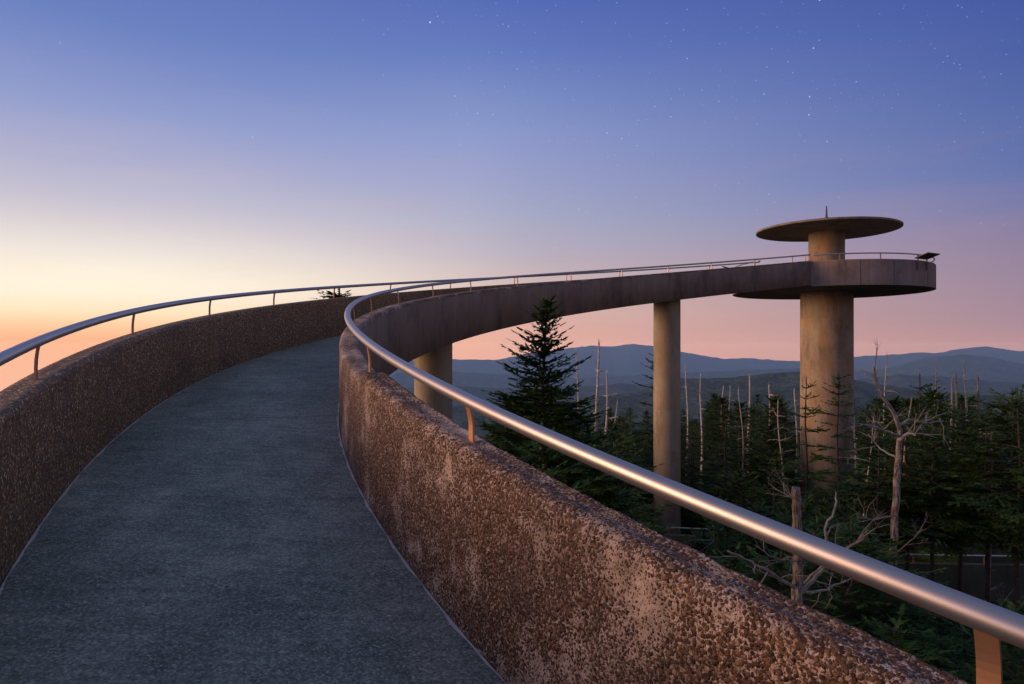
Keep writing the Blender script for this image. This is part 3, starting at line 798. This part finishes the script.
snag(597, 30, 343, 'tallest pale snag, just right of the tall dark fir', r=.13, arms=9, armlen=.5, seed=1, mat='dead_pale')
snag(606, 33, 374, 'pale snag with one long side arm beside the tallest snag', r=.12, arms=8, armlen=.9, seed=2, mat='dead_pale')
snag(577, 32, 352, 'dark thin snag half hidden by the tall fir', r=.08, arms=6, seed=3, mat='dead_pale')
snag(687, 40, 369, 'thin pale snag just right of the tall slender pillar', r=.10, arms=5, armlen=.4, seed=4, mat='dead_pale')
snag(701.7, 42, 376, 'second pale snag right of the tall slender pillar', r=.11, arms=6, armlen=.4, seed=5, mat='dead_pale')
snag(722.5, 46, 388, 'left one of a close pair of short pale snags midway between pillar and tower', r=.10, arms=5, armlen=.35, seed=6, mat='dead_pale')
snag(729, 46, 387, 'right one of a close pair of short pale snags midway between pillar and tower', r=.10, arms=5, armlen=.35, seed=7, mat='dead_pale')
snag(749, 38, 378, 'straight bright snag midway between the slender pillar and the tower', r=.13, arms=6, armlen=.35, seed=8, mat='dead_pale')
snag(769, 40, 387, 'pale snag with short side arms just left of the tower', r=.13, arms=11, armlen=.7, seed=9, mat='dead_pale')
snag(796, 33, 392, 'short pale snag against the left edge of the tower column', r=.11, arms=5, armlen=.4, seed=10, mat='dead_pale')
snag(855, 33, 386, 'thin pale snag against the right edge of the tower column', r=.10, arms=4, armlen=.4, seed=11, mat='dead_pale')
snag(886, 26, 359, 'thin bare tree with crooked arms left of the paired snags at right', r=.07, arms=14, armlen=.7, seed=12, mat='dead_pale')
snag(934.5, 32, 369, 'slim rusty snag right of the slim fir', r=.08, arms=6, armlen=.35, seed=13, mat='dead_warm')
snag(951, 30, 381, 'shorter one of two touching snags at right', r=.11, arms=5, armlen=.35, seed=14, mat='dead_pale')
snag(955.5, 30.5, 376, 'taller one of two touching snags at right', r=.12, arms=4, armlen=.35, seed=15, mat='dead_warm')
snag(965, 30, 366, 'straight pale snag, tallest of the cluster at right', r=.11, arms=6, armlen=.35, seed=16, mat='dead_pale')
snag(981, 27, 378, 'dark crooked snag with a hooked top near the right edge', r=.10, arms=9, armlen=.8, seed=17, mat='dead_warm')
snag(990, 15.5, 440, 'pale peeling trunk near the right edge behind the walkway rails', r=.075, arms=7, armlen=1.0, seed=21, wob=.13)
snag(720, 13, 520, 'dead sapling with thin bare twigs below the slender pillar', r=.035, arms=12, armlen=1.0, seed=23, wob=.13)

snag(908, 21, 402, 'pale dead fir with many drooping bare branches right of the big forked dead tree', r=.07, arms=8, armlen=1.1, seed=31, mat='dead', wob=.16)
snag(866, 19, 425, 'pale twisted dead fir with tangled bare branches just right of the tower', r=.05, arms=7, armlen=1.0, seed=32, mat='dead_pale', wob=.2)
snag(741, 30, 392, 'small pale crooked snag with side twigs, left of the straight bright snag', r=.06, arms=9, armlen=.7, seed=35, mat='dead_pale', wob=.15)
snag(782, 27, 404, 'small bleached snag with short crooked twigs, left of the tower firs', r=.06, arms=10, armlen=.8, seed=36, mat='dead_pale', wob=.15)
snag(617, 27, 405, 'small crooked bleached snag left of the tall slender pillar', r=.06, arms=9, armlen=.7, seed=37, mat='dead_pale', wob=.15)

def poly_tree(Y, trunk_px, radii, arms, label, mat, seed):
    """a dead tree whose trunk and arms are given as points (px, py, dY)"""
    base = trunk_px[0]; x0, z0 = P3(base[0], Y), None
    gz_ = ground_z(x0, Y)-.1
    t = thing('dead_tree', label, 'tree', (x0, Y, gz_)); g = np.random.default_rng(seed)
    W3 = lambda q: np.array([P3(q[0], Y+q[2]), Y+q[2], Z3(q[1], Y+q[2])])
    pts = [W3(q) for q in trunk_px]; pts[0][2] = gz_
    def dens(pts, k=5):
        pts = np.array(pts); n = len(pts); u = np.linspace(0, n-1, (n-1)*k+1); P = np.stack([np.interp(u, range(n), pts[:, c_]) for c_ in range(3)], 1)
        for _ in range(3): P[1:-1] = (P[:-2]+2*P[1:-1]+P[2:])/4
        P[1:-1] += g.normal(0, .008, P[1:-1].shape); return P
    P = dens(pts); rr2 = np.interp(np.linspace(0, 1, len(P)), np.linspace(0, 1, len(radii)), radii)*(1+.06*g.normal(0, 1, len(P)))
    V, F = tube(P, rr2, 10); mesh_obj('trunk', V, F, M[mat], t, smooth=smf(F), loc=(x0, Y, gz_))
    for arm, ra in arms:
        Q = dens([W3(q) for q in arm], 4); parts = [tube(Q, np.linspace(ra, ra*.3, len(Q)), 6)]
        for k in range(5):
            i = g.integers(3, len(Q)-1); dd = (Q[i]-Q[i-1]); dd /= np.linalg.norm(dd); dd = dd+g.normal(0, .7, 3)
            limb(Q[i], dd, .35*g.uniform(.5, 1.6), ra*.4, 1, g, parts, .3, 5)
        V, F = join(parts); o = mesh_obj('branch', V, F, M['dead'], t, smooth=True, loc=tuple(Q[0]))
    return t
poly_tree(9.5, [(884, 700, 0), (889, 620, 0), (893, 560, 0), (896, 510, 0), (898, 465, 0), (900, 428, 0)], [.060, .055, .052, .050, .045, .034],
 [([(900, 430, 0), (893, 408, -.1), (883, 398, -.2), (877, 381, -.2), (873, 366, -.3)], .032),
  ([(900, 425, 0), (912, 418, .2), (925, 424, .3), (944, 421, .5)], .022),
  ([(898, 436, 0), (884, 430, -.3), (866, 424, -.4), (852, 428, -.6)], .02),
  ([(898, 440, 0), (912, 432, -.2), (916, 436, -.3)], .03),
  ([(897, 458, 0), (880, 450, .3), (868, 434, .4)], .016), ([(896, 515, 0), (870, 520, -.4), (856, 516, -.6)], .014), ([(893, 555, 0), (906, 545, -.4), (922, 530, -.6)], .012)],
 'big dead tree with peeling bark and a forked crooked top, foreground right', 'dead_warm', 5)
poly_tree(7.2, [(796, 720, 0), (797, 610, 0), (798, 560, 0), (797, 520, 0), (796, 487, 0)], [.062, .057, .055, .05, .045],
 [([(798, 590, 0), (775, 575, -.2), (750, 561, -.3), (728, 551, -.5)], .022),
  ([(798, 597, 0), (812, 580, .1), (830, 558, .2), (824, 528, .2), (838, 504, .2), (836, 492, .3)], .028),
  ([(799, 592, 0), (822, 592, .3), (846, 580, .5)], .022),
  ([(799, 586, 0), (815, 572, -.2), (848, 548, -.4), (864, 538, -.5)], .016),
  ([(798, 500, 0), (790, 495, .1)], .012), ([(797, 560, 0), (775, 560, -.2), (755, 545, -.3)], .012)],
 'broken reddish dead trunk with bare branches rising just beyond the near parapet', 'dead_warm', 9)

# ------------------------------------------------------------------ undergrowth (uncountable)
N = Needles(); n = 0
while n < 2600:
    a = R(random.uniform(-12, 50)); r = math.sqrt(random.uniform(25, 45*45)); x, y = r*math.sin(a), r*math.cos(a)
    if np.min(np.hypot(low_pts[:, 0]-x, low_pts[:, 1]-y)) < 1.5: continue
    n += 1; z = ground_z(x, y) if n % 4 == 0 else -9.6; h = random.uniform(.2, .9)
    for k in range(9):
        d = rng.normal(0, 1, 3); d[2] = abs(d[2])+.3; d /= np.linalg.norm(d); sd = np.cross(d, [0, 0, 1.]); sd /= np.linalg.norm(sd)+1e-9
        N.twig(np.array([x, y, z])+rng.normal(0, .25, 3)*[1, 1, .2], d, sd, h, .11)
nv = np.concatenate(N.v); o = bpy.data.objects.new('undergrowth', nv_mesh(nv, 'undergrowth', 'shrub')); COL.objects.link(o)
tag(o, 'dark undergrowth covering the forest floor', 'undergrowth', kind='stuff')

# ------------------------------------------------------------------ haze
HAZE_D = 6.6e-5
s = NT('haze_air'); pv = s.n('ShaderNodeVolumePrincipled'); pv.inputs['Color'].default_value = (.36, .62, 1, 1); pv.inputs['Density'].default_value = HAZE_D; pv.inputs['Anisotropy'].default_value = 0.0
o_ = s.n('ShaderNodeOutputMaterial'); s.t.links.new(pv.outputs[0], o_.inputs['Volume'])
zlo, zhi = float(TZ.min())-1, float(TZ.max())+15
V, F = box((0, 0, (zlo+zhi)/2), (40600, 40600, zhi-zlo)); hz = mesh_obj('haze', V, F, s.m); tag(hz, 'thin blue evening haze over the mountains', 'haze', kind='stuff')

# ------------------------------------------------------------------ world: twilight sky with stars
s = NT('World', True); S_.world = s.m
d = s.coord('Generated'); sx = s.n('ShaderNodeSeparateXYZ'); s.set(sx.inputs[0], d)
el = s.math('DIVIDE', s.math('ARCSINE', sx.outputs[2]), math.pi/2)
hl = s.math('SQRT', s.math('ADD', s.math('MULTIPLY', sx.outputs[0], sx.outputs[0]), s.math('MULTIPLY', sx.outputs[1], sx.outputs[1])))
GA = R(-62)
ca = s.math('DIVIDE', s.math('ADD', s.math('MULTIPLY', sx.outputs[0], math.sin(GA)), s.math('MULTIPLY', sx.outputs[1], math.cos(GA))), s.math('MAXIMUM', hl, .001))
azf = s.math('ADD', s.math('MULTIPLY', ca, .5), .5)          # 1 toward the glow, 0 opposite
E_ = lambda py: math.atan((YH-py)/FPX)/(math.pi/2)            # elevation fraction
e2 = s.math('ADD', s.math('MULTIPLY', el, .9), .1)           # keep a little room below the horizon
def stops(L): return [(.9*p+.1, c) for p, c in L]  # topmost stops of each ramp: unseen zenith, brightened to lift the floor
glow = s.ramp(e2, stops([(-0.09, lin(150, 108, 100)), (-0.045, lin(240, 172, 140)), (-0.002, lin(244, 166, 124)), (0.0066, lin(246, 168, 122)), (0.017, lin(251, 194, 146)), (0.029, lin(254, 223, 182)), (0.044, lin(254, 235, 211)), (0.06, lin(249, 236, 215)), (0.079, lin(233, 222, 214)), (0.102, lin(211, 202, 207)), (0.121, lin(191, 187, 204)), (0.151, lin(168, 169, 202)), (0.187, lin(140, 153, 200)), (0.222, lin(116, 136, 194)), (0.257, lin(94, 121, 187)), (0.32, lin(80, 106, 176)), (0.5, lin(92, 112, 152)), (1, lin(108, 124, 150))]))
mid = s.ramp(e2, stops([(-0.09, lin(108, 88, 100)), (-0.045, lin(222, 156, 138)), (0.0, lin(226, 160, 142)), (0.02, lin(223, 168, 152)), (0.045, lin(214, 178, 168)), (0.074, lin(197, 178, 182)), (0.093, lin(182, 174, 190)), (0.121, lin(167, 169, 194)), (0.158, lin(151, 158, 198)), (0.193, lin(135, 150, 200)), (0.228, lin(117, 138, 194)), (0.269, lin(90, 116, 186)), (0.309, lin(70, 100, 178)), (0.36, lin(64, 92, 166)), (0.5, lin(92, 112, 152)), (1, lin(108, 124, 150))]))
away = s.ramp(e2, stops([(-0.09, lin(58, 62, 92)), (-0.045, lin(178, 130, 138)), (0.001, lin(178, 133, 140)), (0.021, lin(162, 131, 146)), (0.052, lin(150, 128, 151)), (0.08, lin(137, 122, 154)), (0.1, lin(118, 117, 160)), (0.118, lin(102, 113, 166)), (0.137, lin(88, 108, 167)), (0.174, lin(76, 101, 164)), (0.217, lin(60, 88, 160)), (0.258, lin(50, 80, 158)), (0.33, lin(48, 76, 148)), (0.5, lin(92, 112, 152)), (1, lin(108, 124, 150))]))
back = s.ramp(e2, stops([(-.09, lin(70, 70, 90)), (.0, lin(186, 150, 156)), (.06, lin(200, 158, 160)), (.14, lin(150, 134, 158)), (.25, lin(100, 108, 146)), (.5, lin(96, 112, 146)), (1, lin(108, 124, 150))]))  # added zone of unseen sky behind the camera, brightened to lift the fascia
# glow direction -62 deg, mid at about 0 deg, away at about +45 and beyond
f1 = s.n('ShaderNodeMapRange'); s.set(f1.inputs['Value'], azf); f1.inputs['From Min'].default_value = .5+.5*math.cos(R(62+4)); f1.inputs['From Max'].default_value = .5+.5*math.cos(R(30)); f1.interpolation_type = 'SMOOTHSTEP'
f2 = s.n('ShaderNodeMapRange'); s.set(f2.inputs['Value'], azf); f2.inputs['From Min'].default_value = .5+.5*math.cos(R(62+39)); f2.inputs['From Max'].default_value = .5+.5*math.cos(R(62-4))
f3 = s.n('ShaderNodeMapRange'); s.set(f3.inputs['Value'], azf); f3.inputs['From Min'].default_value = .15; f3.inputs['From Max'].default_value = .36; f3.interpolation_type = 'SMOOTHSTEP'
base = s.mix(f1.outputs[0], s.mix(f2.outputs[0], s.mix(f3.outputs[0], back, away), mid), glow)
hsv = s.n('ShaderNodeHueSaturation'); s.set(hsv.inputs['Color'], base); hsv.inputs['Saturation'].default_value = .93; hsv.inputs['Value'].default_value = 1.06; hsv.inputs['Hue'].default_value = .503; base = hsv.outputs[0]
# the horizon air beyond the haze box is brighter by what the haze takes away, so the glow runs on evenly down to the far ridges
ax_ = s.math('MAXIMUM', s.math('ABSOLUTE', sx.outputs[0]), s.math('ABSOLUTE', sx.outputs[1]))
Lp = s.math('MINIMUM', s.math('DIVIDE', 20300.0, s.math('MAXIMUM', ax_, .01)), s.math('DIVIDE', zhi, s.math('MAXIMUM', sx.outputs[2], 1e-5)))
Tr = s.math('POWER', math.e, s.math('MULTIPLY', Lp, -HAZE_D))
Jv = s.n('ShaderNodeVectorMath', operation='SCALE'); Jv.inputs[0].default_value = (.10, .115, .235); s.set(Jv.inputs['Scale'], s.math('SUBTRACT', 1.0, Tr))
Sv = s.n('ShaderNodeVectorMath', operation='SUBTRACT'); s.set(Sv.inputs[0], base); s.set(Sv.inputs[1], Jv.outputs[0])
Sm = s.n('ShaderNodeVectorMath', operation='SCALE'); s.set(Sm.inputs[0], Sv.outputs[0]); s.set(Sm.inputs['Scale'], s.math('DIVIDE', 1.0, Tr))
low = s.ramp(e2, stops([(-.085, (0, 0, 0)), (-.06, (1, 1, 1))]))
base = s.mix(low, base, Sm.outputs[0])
# faint streaks of high cloud, pinker low in the east
cs = s.noise(s.mapping(d, (1.3, 1.3, 11), (.3, 0, 0)), 2.3, 6, .58)
band = s.ramp(e2, stops([(.0, (0, 0, 0)), (.03, (.5, .5, .5)), (.09, (1, 1, 1)), (.17, (.25, .25, .25)), (.28, (0, 0, 0))]))
cf = s.math('MULTIPLY', s.ramp(cs, [(.48, (0, 0, 0)), (.72, (1, 1, 1))]), band)
cf = s.math('MULTIPLY', cf, .20)
base = s.mix(cf, base, s.mix(f1.outputs[0], c4(lin(190, 145, 160)), c4(lin(245, 208, 190))))
def stars(scale, rad, keep, gain, seed):
    v = s.n('ShaderNodeTexVoronoi', feature='F1'); s.set(v.inputs['Vector'], s.mapping(d, (1, 1, 1), (seed, seed*.7, seed*1.9))); v.inputs['Scale'].default_value = scale
    sc_ = s.n('ShaderNodeSeparateColor'); s.set(sc_.inputs[0], v.outputs['Color'])
    on = s.math('GREATER_THAN', sc_.outputs[0], keep)
    b = s.math('MAXIMUM', s.math('SUBTRACT', 1.0, s.math('DIVIDE', v.outputs['Distance'], rad)), 0.0)
    return s.math('MULTIPLY', s.math('MULTIPLY', s.math('POWER', b, 1.4), on), s.math('MULTIPLY', s.math('POWER', sc_.outputs[1], 3.0), gain))
st = s.math('ADD', s.math('ADD', stars(150, .16, .0, .42, 2.2), stars(95, .11, .0, .9, 1.3)), stars(42, .060, .25, 1.9, 4.1))
vis = s.ramp(e2, stops([(.04, (0, 0, 0)), (.10, (.4, .4, .4)), (.22, (1, 1, 1))]))
st = s.math('MULTIPLY', s.math('MULTIPLY', st, vis), s.math('SUBTRACT', 1.0, s.math('MULTIPLY', f1.outputs[0], .75)))
stc = s.n('ShaderNodeCombineColor'); s.set(stc.inputs[0], s.math('MULTIPLY', st, .8)); s.set(stc.inputs[1], s.math('MULTIPLY', st, .9)); s.set(stc.inputs[2], st)
add = s.mix(1.0, base, stc.outputs[0], 'ADD')
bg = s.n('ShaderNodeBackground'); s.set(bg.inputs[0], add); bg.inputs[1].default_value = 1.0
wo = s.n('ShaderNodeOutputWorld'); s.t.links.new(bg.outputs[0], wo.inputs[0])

# the afterglow: one soft warm sun low on the left
sl = bpy.data.lights.new('afterglow_sun', 'SUN'); sl.energy = 3.2; sl.angle = R(34); sl.color = (1, .53, .29)
so = bpy.data.objects.new('afterglow_sun', sl); COL.objects.link(so)
saz, sel = R(-88), R(11)
dv = Vector((math.sin(saz)*math.cos(sel), math.cos(saz)*math.cos(sel), math.sin(sel)))
so.rotation_euler = dv.to_track_quat('Z', 'Y').to_euler(); so.location = (-20, 0, 20)

# ------------------------------------------------------------------ camera
cam = bpy.data.cameras.new('camera'); co_ = bpy.data.objects.new('camera', cam); COL.objects.link(co_)
cam.sensor_width = 36; cam.lens = FPX/1024*36; cam.shift_y = (YH-342)/1024; cam.clip_start = .05; cam.clip_end = 120000
co_.location = (0, 0, 0); co_.rotation_euler = (math.pi/2, 0, 0); S_.camera = co_

for o in list(COL.objects):
    if '_w' in o: del o['_w']
vs = S_.view_settings; vs.view_transform = 'Standard'; vs.look = 'None'; vs.gamma = 1; vs.exposure = 0; vs.use_curve_mapping = False
S_.render.engine = 'CYCLES'; S_.cycles.use_denoising = True; S_.cycles.max_bounces = 6; S_.cycles.volume_bounces = 2
